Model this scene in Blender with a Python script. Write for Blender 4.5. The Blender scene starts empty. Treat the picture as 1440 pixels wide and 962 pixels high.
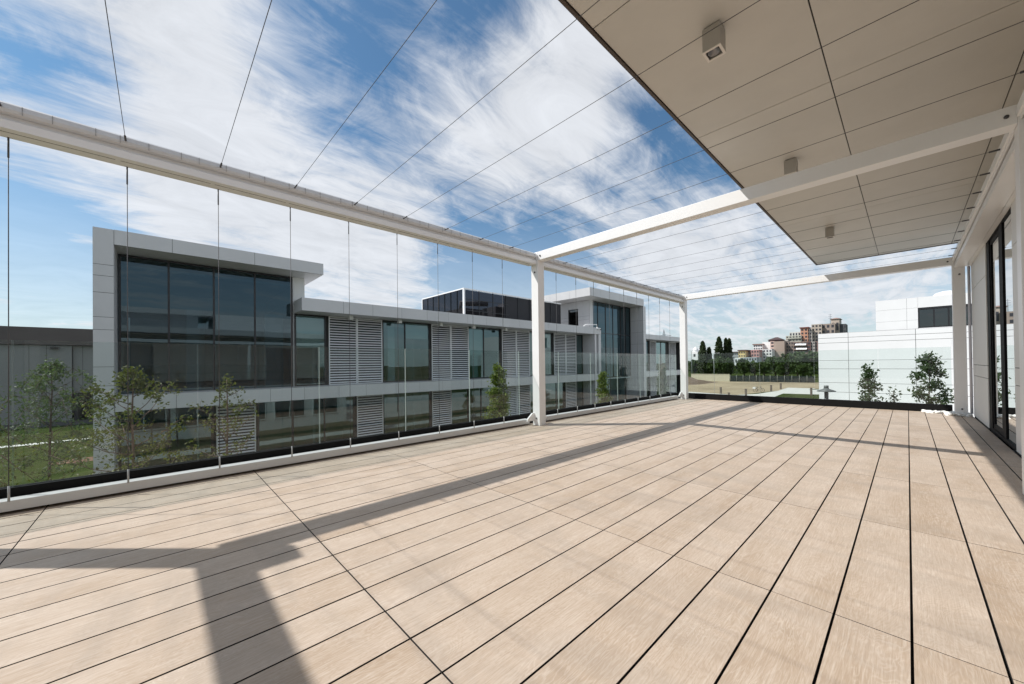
import bpy, math, random
from mathutils import Vector, Matrix
R = math.radians
random.seed(7)
S = bpy.context.scene
col = S.collection

# ------------------------------------------------------------------ camera, sky, sun, exposure
FPX, YAW, PIT, ROL, CYP, EYE = 525.6, R(46.63), R(.470), R(-.695), 508.2, 1.2
def cam_axes():
    sy, cy, sp, cp = math.sin(YAW), math.cos(YAW), math.sin(PIT), math.cos(PIT)
    f = Vector((-sy*cp, cy*cp, sp)); r = Vector((cy, sy, 0)); u = r.cross(f)
    cr, sr = math.cos(ROL), math.sin(ROL)
    return (r*cr + u*sr, u*cr - r*sr, f)
CR, CU, CF = cam_axes()
cd = bpy.data.cameras.new('camera'); cam = bpy.data.objects.new('camera', cd); col.objects.link(cam)
m = Matrix((CR, CU, -CF)).transposed().to_4x4(); m.translation = (0, 0, EYE)
cam.matrix_world = m
cd.sensor_width = 36; cd.lens = 36*FPX/1440; cd.shift_y = (CYP-481)/1440
cd.clip_start = .02; cd.clip_end = 5000
S.camera = cam
def pix(x, y):                                    # direction seen at a point of the photograph
    return CR*((x-720)/FPX) - CU*((y-CYP)/FPX) + CF
def at_y(x, y, Y): d = pix(x, y); return Vector((0, 0, EYE)) + d*(Y/d.y)
def at_x(x, y, X): d = pix(x, y); return Vector((0, 0, EYE)) + d*(X/d.x)
def at_z(x, y, Z): d = pix(x, y); return Vector((0, 0, EYE)) + d*((Z-EYE)/d.z)

SUN = Vector((-.61, -.62, 1)).normalized()
sl = bpy.data.lights.new('sun', 'SUN'); sl.energy = 5.0; sl.angle = R(.53); sl.color = (1, .965, .915)
so = bpy.data.objects.new('sun', sl); col.objects.link(so)
so.rotation_euler = (-SUN).to_track_quat('-Z', 'Y').to_euler()
so.location = (0, 0, 60)

W = bpy.data.worlds.new('World'); S.world = W; W.use_nodes = True
def build_world():
    nt = W.node_tree; N = nt.nodes; L = nt.links; N.clear()
    def nd(t, **k):
        n = N.new(t)
        for a, b in k.items(): setattr(n, a, b)
        return n
    def mth(op, a, b=None, c=None, clamp=False):
        n = nd('ShaderNodeMath', operation=op); n.use_clamp = clamp
        for i, v in enumerate((a, b, c)):
            if v is None: continue
            if isinstance(v, (int, float)): n.inputs[i].default_value = v
            else: L.new(v, n.inputs[i])
        return n.outputs[0]
    out = nd('ShaderNodeOutputWorld'); bg = nd('ShaderNodeBackground'); bg.inputs[1].default_value = .1
    sky = nd('ShaderNodeTexSky', sky_type='NISHITA'); sky.sun_disc = False
    sky.sun_elevation = math.asin(SUN.z); sky.sun_rotation = math.atan2(SUN.x, SUN.y)
    sky.air_density = 1.0; sky.dust_density = .6; sky.ozone_density = 1.0
    tc = nd('ShaderNodeTexCoord'); D = tc.outputs['Generated']
    sp = nd('ShaderNodeSeparateXYZ'); L.new(D, sp.inputs[0])
    z = mth('ADD', mth('MAXIMUM', sp.outputs[2], 0.0), .16)
    u = mth('DIVIDE', sp.outputs[0], z); v = mth('DIVIDE', sp.outputs[1], z)
    cb = nd('ShaderNodeCombineXYZ'); L.new(u, cb.inputs[0]); L.new(v, cb.inputs[1])
    def noise(rot, sc, scale, det, rough, dist, off=(0, 0, 0)):
        mp = nd('ShaderNodeMapping'); mp.inputs['Rotation'].default_value = (0, 0, R(rot)); mp.inputs['Scale'].default_value = sc; mp.inputs['Location'].default_value = off
        L.new(cb.outputs[0], mp.inputs[0])
        n = nd('ShaderNodeTexNoise'); n.inputs['Scale'].default_value = scale; n.inputs['Detail'].default_value = det
        n.inputs['Roughness'].default_value = rough; n.inputs['Distortion'].default_value = dist
        L.new(mp.outputs[0], n.inputs[0]); return n.outputs[0]
    big = noise(20, (1, .8, 1), .75, 10, .58, .5, (3.1, 1.7, 0))
    fine = noise(25, (1.6, 1, 1), 3.2, 14, .66, .9, (7, 2, 0))
    streak = noise(-28, (6.0, .8, 1), 1.5, 14, .68, 1.0, (1, 5, 0))
    wisp = noise(60, (5.0, 1.0, 1), 1.1, 14, .7, .8, (4, 9, 0))
    f = mth('ADD', mth('MULTIPLY', big, .36), mth('ADD', mth('MULTIPLY', fine, .28), mth('ADD', mth('MULTIPLY', streak, .20), mth('MULTIPLY', wisp, .18))))
    # where the big cloud banks and the clear holes of this sky stand
    blobs = [((560, 70), 14, -.085), ((470, 150), 9, -.04), ((950, 190), 9, -.12), ((715, 60), 7, -.05), ((30, 190), 8, -.14), ((110, 330), 6, -.08), ((390, 60), 5, -.06), ((20, 60), 6, -.06), ((1040, 310), 6, -.05),
             ((800, 300), 8, -.05), ((640, 330), 6, -.06), ((700, 400), 10, -.08), ((1340, 440), 12, -.02), ((120, 20), 22, .03), ((260, 180), 15, .09), ((800, 110), 8, .10), ((640, 230), 11, .09),
             ((520, 340), 9, .09), ((60, 290), 9, .05), ((60, 420), 8, .02), ((500, 400), 9, -.02), ((1080, 400), 12, .04), ((20, 400), 7, -.08), ((840, 240), 7, .08), ((330, 20), 8, .04), ((950, 330), 7, .07), ((690, 130), 5, .06)]
    for (px, py), rad, wt in blobs:
        d = pix(px, py).normalized()
        dn = nd('ShaderNodeVectorMath', operation='DOT_PRODUCT'); L.new(D, dn.inputs[0]); dn.inputs[1].default_value = d
        mr = nd('ShaderNodeMapRange', interpolation_type='SMOOTHSTEP'); mr.inputs[1].default_value = math.cos(R(rad*1.5)); mr.inputs[2].default_value = 1.0
        mr.inputs[3].default_value = 0; mr.inputs[4].default_value = wt
        L.new(dn.outputs['Value'], mr.inputs[0]); f = mth('ADD', f, mr.outputs[0])
    ms = nd('ShaderNodeMapRange', interpolation_type='SMOOTHSTEP'); ms.inputs[1].default_value = .37; ms.inputs[2].default_value = .60
    L.new(f, ms.inputs[0])
    shade = nd('ShaderNodeMapRange'); shade.inputs[1].default_value = .35; shade.inputs[2].default_value = .7; shade.inputs[3].default_value = .84; shade.inputs[4].default_value = 1.0
    L.new(fine, shade.inputs[0])
    cc = nd('ShaderNodeMix', data_type='RGBA', blend_type='MULTIPLY'); cc.inputs[0].default_value = 1; cc.inputs[6].default_value = (8.7, 8.95, 9.4, 1)
    L.new(shade.outputs[0], cc.inputs[7])
    # thin veil near the horizon
    hz = nd('ShaderNodeMapRange', interpolation_type='SMOOTHSTEP'); hz.inputs[1].default_value = 0; hz.inputs[2].default_value = .42; hz.inputs[3].default_value = .66; hz.inputs[4].default_value = .02
    L.new(sp.outputs[2], hz.inputs[0])
    mk = mth('MULTIPLY', ms.outputs[0], .93)
    mk = mth('MAXIMUM', mk, hz.outputs[0])
    mx = nd('ShaderNodeMix', data_type='RGBA'); L.new(mk, mx.inputs[0])
    st = nd('ShaderNodeMix', data_type='RGBA', blend_type='MULTIPLY'); st.inputs[0].default_value = 1; st.inputs[7].default_value = (.66, 1.02, 1.16, 1); L.new(sky.outputs[0], st.inputs[6]); L.new(st.outputs[2], mx.inputs[6]); L.new(cc.outputs[2], mx.inputs[7])
    L.new(mx.outputs[2], bg.inputs[0]); L.new(bg.outputs[0], out.inputs[0])
build_world()
S.view_settings.view_transform = 'Standard'; S.view_settings.look = 'None'; S.view_settings.gamma = 1; S.view_settings.exposure = 0.0
S.view_settings.use_curve_mapping = False
S.render.engine = 'CYCLES'
S.cycles.max_bounces = 10; S.cycles.transparent_max_bounces = 24; S.cycles.diffuse_bounces = 4; S.cycles.glossy_bounces = 4
S.cycles.caustics_reflective = False

# ------------------------------------------------------------------ materials
MATS = {}
def mat(name, color, rough=.6, metal=0, spec=.5, var=0, vscale=3, bump=0, bscale=40, detail=6, emit=None, island=0):
    if name in MATS: return MATS[name]
    mt = bpy.data.materials.new(name); mt.use_nodes = True; MATS[name] = mt
    nt = mt.node_tree; b = nt.nodes['Principled BSDF']; L = nt.links
    b.inputs['Base Color'].default_value = (*color, 1); b.inputs['Roughness'].default_value = rough
    b.inputs['Metallic'].default_value = metal; b.inputs['Specular IOR Level'].default_value = spec
    tc = nt.nodes.new('ShaderNodeTexCoord')
    if var or island:
        n = nt.nodes.new('ShaderNodeTexNoise'); n.inputs['Scale'].default_value = vscale; n.inputs['Detail'].default_value = detail; n.inputs['Roughness'].default_value = .65
        L.new(tc.outputs['Object'], n.inputs[0])
        mr = nt.nodes.new('ShaderNodeMapRange'); mr.inputs[1].default_value = .25; mr.inputs[2].default_value = .75; mr.inputs[3].default_value = 1-var; mr.inputs[4].default_value = 1+var
        L.new(n.outputs[0], mr.inputs[0]); fac = mr.outputs[0]
        if island:
            g = nt.nodes.new('ShaderNodeNewGeometry'); m2 = nt.nodes.new('ShaderNodeMapRange'); m2.inputs[3].default_value = 1-island; m2.inputs[4].default_value = 1+island
            L.new(g.outputs['Random Per Island'], m2.inputs[0])
            mu = nt.nodes.new('ShaderNodeMath'); mu.operation = 'MULTIPLY'; L.new(fac, mu.inputs[0]); L.new(m2.outputs[0], mu.inputs[1]); fac = mu.outputs[0]
        mx = nt.nodes.new('ShaderNodeVectorMath'); mx.operation = 'SCALE'; mx.inputs[0].default_value = color
        L.new(fac, mx.inputs['Scale']); L.new(mx.outputs[0], b.inputs['Base Color'])
    if bump:
        n = nt.nodes.new('ShaderNodeTexNoise'); n.inputs['Scale'].default_value = bscale; n.inputs['Detail'].default_value = 5
        L.new(tc.outputs['Object'], n.inputs[0]); bp = nt.nodes.new('ShaderNodeBump'); bp.inputs['Strength'].default_value = bump; bp.inputs['Distance'].default_value = .02
        L.new(n.outputs[0], bp.inputs['Height']); L.new(bp.outputs[0], b.inputs['Normal'])
    return mt
def glass(name, tint, refl_ior=1.5, rough=0.0, boost=1.0, wav=0.0, gtint=(1, 1, 1), dirt=0):
    mt = bpy.data.materials.new(name); mt.use_nodes = True; MATS[name] = mt
    nt = mt.node_tree; N = nt.nodes; L = nt.links; N.clear()
    o = N.new('ShaderNodeOutputMaterial'); mx = N.new('ShaderNodeMixShader'); t = N.new('ShaderNodeBsdfTransparent'); g = N.new('ShaderNodeBsdfGlossy'); fr = N.new('ShaderNodeFresnel')
    t.inputs[0].default_value = (*tint, 1); g.inputs['Roughness'].default_value = rough; g.inputs['Color'].default_value = (*gtint, 1); fr.inputs[0].default_value = refl_ior
    geo = N.new('ShaderNodeNewGeometry')
    # same fresnel seen from either side of the pane
    mu = N.new('ShaderNodeMath'); mu.operation = 'MULTIPLY'; mu.inputs[1].default_value = boost; mu.use_clamp = True
    lw = N.new('ShaderNodeLayerWeight'); lw.inputs[0].default_value = .5
    pw = N.new('ShaderNodeMath'); pw.operation = 'POWER'; pw.inputs[1].default_value = 4.0; L.new(lw.outputs['Facing'], pw.inputs[0])
    f0 = ((refl_ior-1)/(refl_ior+1))**2
    ma = N.new('ShaderNodeMath'); ma.operation = 'MULTIPLY_ADD'; ma.inputs[1].default_value = 1-f0; ma.inputs[2].default_value = f0; L.new(pw.outputs[0], ma.inputs[0])
    L.new(ma.outputs[0], mu.inputs[0]); L.new(mu.outputs[0], mx.inputs[0]); L.new(t.outputs[0], mx.inputs[1]); L.new(g.outputs[0], mx.inputs[2])
    if wav:
        tc = N.new('ShaderNodeTexCoord'); n = N.new('ShaderNodeTexNoise'); n.inputs['Scale'].default_value = .7; n.inputs['Detail'].default_value = 1
        L.new(tc.outputs['Object'], n.inputs[0]); bp = N.new('ShaderNodeBump'); bp.inputs['Strength'].default_value = wav; bp.inputs['Distance'].default_value = .05
        L.new(n.outputs[0], bp.inputs['Height']); L.new(bp.outputs[0], g.inputs['Normal'])
    L.new(mx.outputs[0], o.inputs[0]); return mt
white = mat('white_painted_steel', (.83, .83, .83), .35, var=.03, vscale=1.5)
clad = mat('white_composite_cladding', (.60, .595, .60), .42, var=.05, vscale=.6, island=.03)
cladw = mat('bright_white_cladding', (.77, .77, .77), .5, var=.035, vscale=.5, island=.015)
wallm = mat('pale_wall_panel', (.74, .74, .72), .45, var=.02, vscale=1, island=.02)
soff = mat('beige_soffit_panel', (.60, .575, .53), .5, var=.06, vscale=1.3, island=.03)
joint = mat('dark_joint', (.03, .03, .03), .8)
frame = mat('black_window_frame', (.018, .018, .02), .35)
blackm = mat('black_channel', (.008, .008, .008), .7, var=.15, vscale=2, spec=.15)
steel = mat('cable_steel', (.075, .075, .08), .55, metal=.2)
alu = mat('louvre_aluminium', (.72, .72, .73), .45, var=.04, vscale=2, island=.05)
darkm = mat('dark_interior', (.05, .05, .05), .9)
inner = mat('interior_plaster', (.50, .60, .61), .9)
innerf = mat('interior_floor', (.20, .19, .18), .6)
beam_dark = mat('gutter_recess', (.45, .44, .41), .6)
gutter = mat('gutter_cover', (.62, .63, .64), .4, var=.05, vscale=6)
curbm = mat('base_rail_grey', (.60, .60, .60), .5, var=.04, vscale=3)
pebble = mat('white_pebbles', (.80, .80, .78), .7, island=.12)
brownwall = mat('brown_render', (.115, .10, .095), .8, var=.08, vscale=.4)
greyp = mat('grey_concrete_panel', (.25, .25, .245), .8, var=.08, vscale=.5)
lawn = mat('lawn', (.044, .060, .019), .9, spec=0, var=.45, vscale=.7, bump=.6, bscale=15, detail=12)
dry = mat('dry_grass', (.31, .255, .175), .95, spec=0, var=.3, vscale=.12, detail=12)
concr = mat('concrete_path', (.52, .51, .47), .85, var=.08, vscale=.8)
asph = mat('asphalt', (.06, .06, .06), .9, var=.15, vscale=2)
dirt = mat('bare_soil', (.17, .13, .10), .95, spec=0, var=.3, vscale=.5, detail=10)
barkb = mat('birch_bark', (.15, .095, .07), .8, var=.3, vscale=20)
bark = mat('brown_bark', (.10, .07, .05), .9, var=.3, vscale=15)
def leafm(name, c, var=.35):
    mt = mat(name, c, .55, var=.1, vscale=5, island=var, spec=.3)
    nt = mt.node_tree; b = nt.nodes['Principled BSDF']
    tr = nt.nodes.new('ShaderNodeBsdfTranslucent'); tr.inputs[0].default_value = (c[0]*1.5, c[1]*1.7, c[2]*.8, 1)
    ad = nt.nodes.new('ShaderNodeMixShader'); ad.inputs[0].default_value = .3
    o = nt.nodes['Material Output']; nt.links.new(b.outputs[0], ad.inputs[1]); nt.links.new(tr.outputs[0], ad.inputs[2]); nt.links.new(ad.outputs[0], o.inputs[0])
    return mt
leaf_b = leafm('birch_leaf', (.095, .105, .028))
leaf_h = leafm('hornbeam_leaf', (.14, .18, .04))
leaf_d = leafm('magnolia_leaf', (.055, .085, .04))
leaf_p = leafm('poplar_leaf', (.045, .065, .028), .3)
leaf_r = leafm('maple_leaf', (.055, .085, .028), .3)
leaf_w = leafm('willow_leaf', (.085, .12, .06), .25)

balg = glass('balustrade_glass', (.91, .945, .937), 1.5, 0, .7)
edgeg = mat('glass_edge', (.40, .47, .45), .3)
tint = glass('tinted_facade_glass', (.16, .23, .26), 1.75, .004, 1.3, .03, (.60, .80, .88))
tint2 = glass('clear_facade_glass', (.40, .53, .54), 1.7, .004, 2.1, .03, (.70, .90, .92))
doorg = glass('door_glass', (.10, .10, .10), 1.7, .0, 1.7, .0, (.85, .87, .87))
mesh_s = glass('screen_mesh', (.28, .28, .30), 1.2, .3, .3)

def wood():
    mt = bpy.data.materials.new('wood_effect_decking'); mt.use_nodes = True
    nt = mt.node_tree; N = nt.nodes; L = nt.links; b = N['Principled BSDF']
    tc = N.new('ShaderNodeTexCoord'); g = N.new('ShaderNodeNewGeometry'); rnd = g.outputs['Random Per Island']
    off = N.new('ShaderNodeVectorMath'); off.operation = 'MULTIPLY_ADD'; 
    cb = N.new('ShaderNodeCombineXYZ')
    for i in range(3): L.new(rnd, cb.inputs[i])
    off.inputs[1].default_value = (37, 91, 13); L.new(cb.outputs[0], off.inputs[0]); L.new(tc.outputs['Object'], off.inputs[2])
    def nz(sc, scale, det, rough, dist, src):
        mp = N.new('ShaderNodeMapping'); mp.inputs['Scale'].default_value = sc; L.new(src, mp.inputs[0])
        n = N.new('ShaderNodeTexNoise'); n.inputs['Scale'].default_value = scale; n.inputs['Detail'].default_value = det; n.inputs['Roughness'].default_value = rough; n.inputs['Distortion'].default_value = dist
        L.new(mp.outputs[0], n.inputs[0]); return n.outputs[0]
    # flowing figure: contour lines of a stretched, warped field
    a = nz((3.2, .75, 1), 1.5, 3, .55, 1.6, off.outputs[0])
    wv = N.new('ShaderNodeMath'); wv.operation = 'MULTIPLY'; wv.inputs[1].default_value = 150; L.new(a, wv.inputs[0])
    jit = nz((30, 10, 1), 1.5, 3, .6, 1.0, off.outputs[0])
    w2 = N.new('ShaderNodeMath'); w2.operation = 'MULTIPLY_ADD'; w2.inputs[1].default_value = 7; L.new(jit, w2.inputs[0]); L.new(wv.outputs[0], w2.inputs[2])
    sn = N.new('ShaderNodeMath'); sn.operation = 'SINE'; L.new(w2.outputs[0], sn.inputs[0])
    fib = nz((95, 3.5, 1), 2.0, 5, .65, .5, off.outputs[0])
    where = nz((2.2, 1.1, 1), 1.6, 4, .6, .8, off.outputs[0])
    blot = nz((.7, 2.4, 1), 1.3, 7, .62, .6, tc.outputs['Object'])
    bl2 = nz((3, .8, 1), 1.2, 5, .6, .8, off.outputs[0])
    def mix(a_, b_, f_, bt='MIX'):
        mx = N.new('ShaderNodeMix'); mx.data_type = 'RGBA'; mx.blend_type = bt
        for i, v in ((0, f_), (6, a_), (7, b_)):
            if isinstance(v, tuple): mx.inputs[i].default_value = (*v, 1)
            elif isinstance(v, (int, float)): mx.inputs[i].default_value = v
            else: L.new(v, mx.inputs[i])
        return mx.outputs[2]
    def mr(src, a0, a1, b0, b1):
        m_ = N.new('ShaderNodeMapRange'); m_.inputs[1].default_value = a0; m_.inputs[2].default_value = a1; m_.inputs[3].default_value = b0; m_.inputs[4].default_value = b1; L.new(src, m_.inputs[0]); return m_.outputs[0]
    def mul(p, q):
        m_ = N.new('ShaderNodeMath'); m_.operation = 'MULTIPLY'; L.new(p, m_.inputs[0]); L.new(q, m_.inputs[1]); return m_.outputs[0]
    c = mix((.50, .405, .325), (.395, .298, .215), mr(bl2, .34, .66, 0, 1))
    c = mix(c, (.53, .44, .36), mr(rnd, 0, 1, 0, .45))
    c = mix(c, (.66, .58, .50), mul(mr(sn.outputs[0], .3, 1, 0, .38), mr(where, .42, .66, .15, 1)))
    c = mix(c, (.34, .25, .17), mul(mr(sn.outputs[0], -.3, -1, 0, .28), mr(where, .62, .40, .2, 1)))
    c = mix(c, (.66, .59, .51), mr(fib, .5, .72, 0, .5))
    c = mix(c, (.33, .25, .18), mr(fib, .48, .28, 0, .45))
    c = mix(c, (.33, .275, .225), mr(blot, .48, .75, 0, .62))
    L.new(c, b.inputs['Base Color']); b.inputs['Roughness'].default_value = .52; b.inputs['Specular IOR Level'].default_value = .4
    bp = N.new('ShaderNodeBump'); bp.inputs['Strength'].default_value = .25; bp.inputs['Distance'].default_value = .004; L.new(fib, bp.inputs['Height']); L.new(bp.outputs[0], b.inputs['Normal'])
    return mt
woodm = wood()

# ------------------------------------------------------------------ mesh helpers
class MB:
    def __init__(s): s.v = []; s.f = []; s.m = []; s.sm = []
    def add(s, vs, fs, mi=0, smooth=False):
        o = len(s.v); s.v += [tuple(p) for p in vs]; s.f += [tuple(i+o for i in f) for f in fs]; s.m += [mi]*len(fs); s.sm += [smooth]*len(fs)
    def box(s, x0, y0, z0, x1, y1, z1, mi=0):
        x0, x1 = sorted((x0, x1)); y0, y1 = sorted((y0, y1)); z0, z1 = sorted((z0, z1))
        s.add([(x0,y0,z0),(x1,y0,z0),(x1,y1,z0),(x0,y1,z0),(x0,y0,z1),(x1,y0,z1),(x1,y1,z1),(x0,y1,z1)],
              [(3,2,1,0),(4,5,6,7),(0,1,5,4),(1,2,6,5),(2,3,7,6),(3,0,4,7)], mi); return s
    def obox(s, o, a, b, c, mi=0):
        o, a, b, c = map(Vector, (o, a, b, c))
        if a.cross(b).dot(c) < 0: a, b = b, a
        s.add([o,o+a,o+a+b,o+b,o+c,o+a+c,o+a+b+c,o+b+c], [(3,2,1,0),(4,5,6,7),(0,1,5,4),(1,2,6,5),(2,3,7,6),(3,0,4,7)], mi); return s
    def tube(s, pts, rads, n=6, mi=0, smooth=True, caps=True):
        pts = [Vector(p) for p in pts]
        if isinstance(rads, (int, float)): rads = [rads]*len(pts)
        rings = []; up = None
        for i, p in enumerate(pts):
            t = (pts[min(i+1, len(pts)-1)]-pts[max(i-1, 0)]).normalized()
            if up is None: up = Vector((0,0,1)) if abs(t.z) < .9 else Vector((1,0,0))
            a = t.cross(up).normalized(); b = a.cross(t); up = b
            rings.append([p+(a*math.cos(2*math.pi*k/n)+b*math.sin(2*math.pi*k/n))*rads[i] for k in range(n)])
        vs = [q for r_ in rings for q in r_]; fs = []
        for i in range(len(pts)-1):
            for k in range(n): fs.append((i*n+k, i*n+(k+1)%n, (i+1)*n+(k+1)%n, (i+1)*n+k))
        if caps: fs.append(tuple(range(n))[::-1]); fs.append(tuple((len(pts)-1)*n+k for k in range(n)))
        s.add(vs, fs, mi, smooth); return s
    def prism(s, prof, a0, a1, axis='y', mi=0):
        n = len(prof)
        P = {'y': lambda p, t: (p[0], t, p[1]), 'x': lambda p, t: (t, p[0], p[1]), 'z': lambda p, t: (p[0], p[1], t)}[axis]
        vs = [P(p, a0) for p in prof]+[P(p, a1) for p in prof]
        fs = [(i, (i+1)%n, n+(i+1)%n, n+i) for i in range(n)]+[tuple(range(n))[::-1], tuple(range(n, 2*n))]
        s.add(vs, fs, mi); return s
    def lathe(s, prof, c=(0,0,0), n=20, mi=0):
        vs = []; fs = []
        for (r_, z_) in prof:
            for k in range(n): vs.append((c[0]+r_*math.cos(2*math.pi*k/n), c[1]+r_*math.sin(2*math.pi*k/n), c[2]+z_))
        for i in range(len(prof)-1):
            for k in range(n): fs.append((i*n+k, i*n+(k+1)%n, (i+1)*n+(k+1)%n, (i+1)*n+k))
        s.add(vs, fs, mi, True); return s
    def grid(s, o, u, v, n, uc, vc, t=.03, gap=.012, mi=0, mj=1, back=True):
        o, u, v, n = map(Vector, (o, u, v, n))
        for i in range(len(uc)-1):
            for j in range(len(vc)-1):
                s.obox(o+u*(uc[i]+gap/2)+v*(vc[j]+gap/2), u*(uc[i+1]-uc[i]-gap), v*(vc[j+1]-vc[j]-gap), n*t, mi)
        if back: s.obox(o+u*(uc[0]+.004)+v*(vc[0]+.004)-n*.02, u*(uc[-1]-uc[0]-.008), v*(vc[-1]-vc[0]-.008), n*(.02+t*.55), mj)
        return s
    def build(s, name, mats, parent=None, bevel=0):
        me = bpy.data.meshes.new(name); me.from_pydata(s.v, [], s.f)
        if not isinstance(mats, (list, tuple)): mats = [mats]
        for m_ in mats: me.materials.append(m_)
        me.polygons.foreach_set('material_index', s.m); me.polygons.foreach_set('use_smooth', s.sm); me.update()
        o = bpy.data.objects.new(name, me); col.objects.link(o)
        if parent:
            o.parent = parent; w = Vector((0,0,0)); p = parent
            while p: w += p.location; p = p.parent
            o.location = -w
        if bevel:
            b = o.modifiers.new('b', 'BEVEL'); b.width = bevel; b.segments = 2; b.limit_method = 'ANGLE'
        return o
def tag(o, label=None, cat=None, group=None, kind=None):
    if label: o['label'] = label
    if cat: o['category'] = cat
    if group: o['group'] = group
    if kind: o['kind'] = kind
    return o
def thing(name, loc, label, cat, group=None):
    o = bpy.data.objects.new(name, None); col.objects.link(o); o.location = loc; o.empty_display_size = .3
    return tag(o, label, cat, group)
def kids(o): return [c for c in ALL if c.parent == o]
def copy_tree(o, loc=None, rz=None, label=None, parent=None):
    c = o.copy(); col.objects.link(c)
    if parent: c.parent = parent
    if loc is not None: c.location = loc
    if rz is not None: c.rotation_euler = (0, 0, rz)
    if label: c['label'] = label
    for ch in list(o.children): copy_tree(ch, parent=c)
    return c
def sheet(name, pts, z, m_):
    mb = MB(); n = len(pts); mb.add([(p[0], p[1], z) for p in pts], [tuple(range(n))]); o = mb.build(name, m_)
    o.data.update(); 
    if o.data.polygons[0].normal.z < 0: o.data.flip_normals()
    return tag(o, kind='structure')
GZ = -4.1
# ------------------------------------------------------------------ ground, paths, deck
sheet('ground', [(-2500,-2500),(2500,-2500),(2500,2500),(-2500,2500)], GZ, lawn)
sheet('dry_field', [(-75,60),(-23.7,60),(-18.8,66.8),(-16,80.8),(-16.5,91.1),(-9,90),(-9,118),(-31,113),(-60,112),(-75,112)], GZ+.004, dry)
sheet('path', [(-27,62),(-17.4,59.0),(-13.61,65.3),(-14.08,74.12),(-12.6,86),(-12.0,91),(-16.47,91.1),(-16,80.8),(-16.9,71),(-18.8,66.8),(-27,69.3)], GZ+.008, concr)
sheet('forecourt', [(-14.08,74.12),(-12.6,86),(-10,90),(-6.6,92),(-6.6,76),(-10.2,75)], GZ+.012, concr)
sheet('lawn_path', [(-43.6,-60),(-42.7,-60),(-42.7,40),(-43.6,40)], GZ+.01, mat('pale_kerb_path', (.60,.60,.56), .8, var=.05))
sheet('garden_path', [(-12.6,-60),(-10.9,-60),(-10.9,60),(-12.6,60)], GZ+.01, concr)
sheet('parking_lot', [(-59.9,-70),(-55.2,-70),(-55.2,20),(-59.9,20)], GZ+.012, asph)
sheet('soil_patch', [(-33.3+.8*math.cos(a*.5), -3.2+1.2*math.sin(a*.5)+.2*math.sin(a*1.7)) for a in range(13)], GZ+.014, mat('mulch', (.17,.11,.08), .95, spec=0, var=.3, vscale=3))
sheet('added_bounce_paving', [(-6.2,13.3),(17,13.3),(17,49.9),(-6.2,49.9)], GZ+.012, mat('bounce_paving', (.42,.41,.39), .85, var=.12, vscale=.8))  # mostly hidden pale paving, added to bounce neutral light onto the soffit
# earth mound
mb = MB(); nx, ny = 26, 16
for j in range(ny+1):
    for i in range(nx+1):
        u, v = i/nx*2-1, j/ny*2-1
        h = max(0, 1-u*u)*max(0, 1-v*v)*1.5*(1+.35*math.sin(u*9+v*4)*math.cos(v*7))
        mb.v.append((-43+u*9, 99+v*9, GZ-.02+h))
for j in range(ny):
    for i in range(nx): a = j*(nx+1)+i; mb.f.append((a, a+1, a+nx+2, a+nx+1)); mb.m.append(0); mb.sm.append(True)
tag(mb.build('earth_mound', dirt), kind='structure')

mb = MB(); PX, PY = .2525, 1.52
xs = [-.0045+PX*k for k in range(-21, 4)]; xs = xs+[.925]
ys = [2.32+PY*k for k in range(-7, 7)]+[12.78]
rr = random.Random(3)
for i in range(len(xs)-1):
    for j in range(len(ys)-1):
        g0 = .0036 if abs(ys[j]-.80) < .02 or abs(ys[j]+.72) < .02 else .0024
        g1 = .0036 if abs(ys[j+1]-.80) < .02 or abs(ys[j+1]+.72) < .02 else .0024
        x0, x1, y0, y1 = xs[i]+.0048, xs[i+1]-.0048, ys[j]+g0, ys[j+1]-g1
        dz = [rr.uniform(-.0006, .0006) for _ in range(4)]; z = -.02
        mb.add([(x0,y0,z),(x1,y0,z),(x1,y1,z),(x0,y1,z),(x0,y0,dz[0]),(x1,y0,dz[1]),(x1,y1,dz[2]),(x0,y1,dz[3])],
               [(3,2,1,0),(4,5,6,7),(0,1,5,4),(1,2,6,5),(2,3,7,6),(3,0,4,7)], 0)
        mb.m[-6:] = [1, 0, 1, 1, 1, 1]
mb.box(-5.5,-8.4,-.3,.93,13.2,-.03,1)
tag(mb.build('terrace_floor', [woodm, joint]), kind='structure')

# ------------------------------------------------------------------ our own building (wall, canopy, door)
B = thing('terrace_building', (6, 3, GZ), 'white clad building with beige canopy soffit and black framed sliding door beside the deck', 'building')
mb = MB()
def wall_cuts(y0, y1, zc): mb.grid((.96, 0, 0), (0,1,0), (0,0,1), (-1,0,0), [y0, y1], zc, .03, .010)
for (a, b) in ((10.22, 12.28), (5.9, 7.9), (3.9, 5.9), (1.9, 3.9), (-.1, 1.9)): wall_cuts(a, b, [.0+.02, .86, 1.08, 2.62, 3.28])
mb.box(.955, -8.4, 3.29, 1.2, 12.28, 3.985, 0)
mb.box(1.02, 10.22, -4.1, 1.3, 12.28, 3.2, 1); mb.box(1.02, -.1, 0.01, 1.3, 7.9, 3.2, 1)
mb.box(1.3, -8.4, -4.1, 16, 12.28, 3.98, 2)
mb.build('wall', [wallm, joint, clad], B)
mb = MB(); mb.box(-5.5, -8.4, GZ, 1.29, 13.2, -.31, 0); mb.box(-5.56, -8.45, -.72, -5.46, 13.25, -.31, 0)
w_ = mb.build('lower_storey', clad, B)
for k in range(7):
    y = -8+3*k; mb = MB(); mb.box(-5.56, y, GZ+.9, -5.5, y+2.4, -1.2); f_ = mb.build('window', alu, B)
    mb = MB(); mb.box(-5.575, y+.08, GZ+1, -5.562, y+1.16, -1.3); mb.box(-5.575, y+1.24, GZ+1, -5.562, y+2.32, -1.3); mb.build('pane', tint2, f_)
mb = MB()
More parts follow.
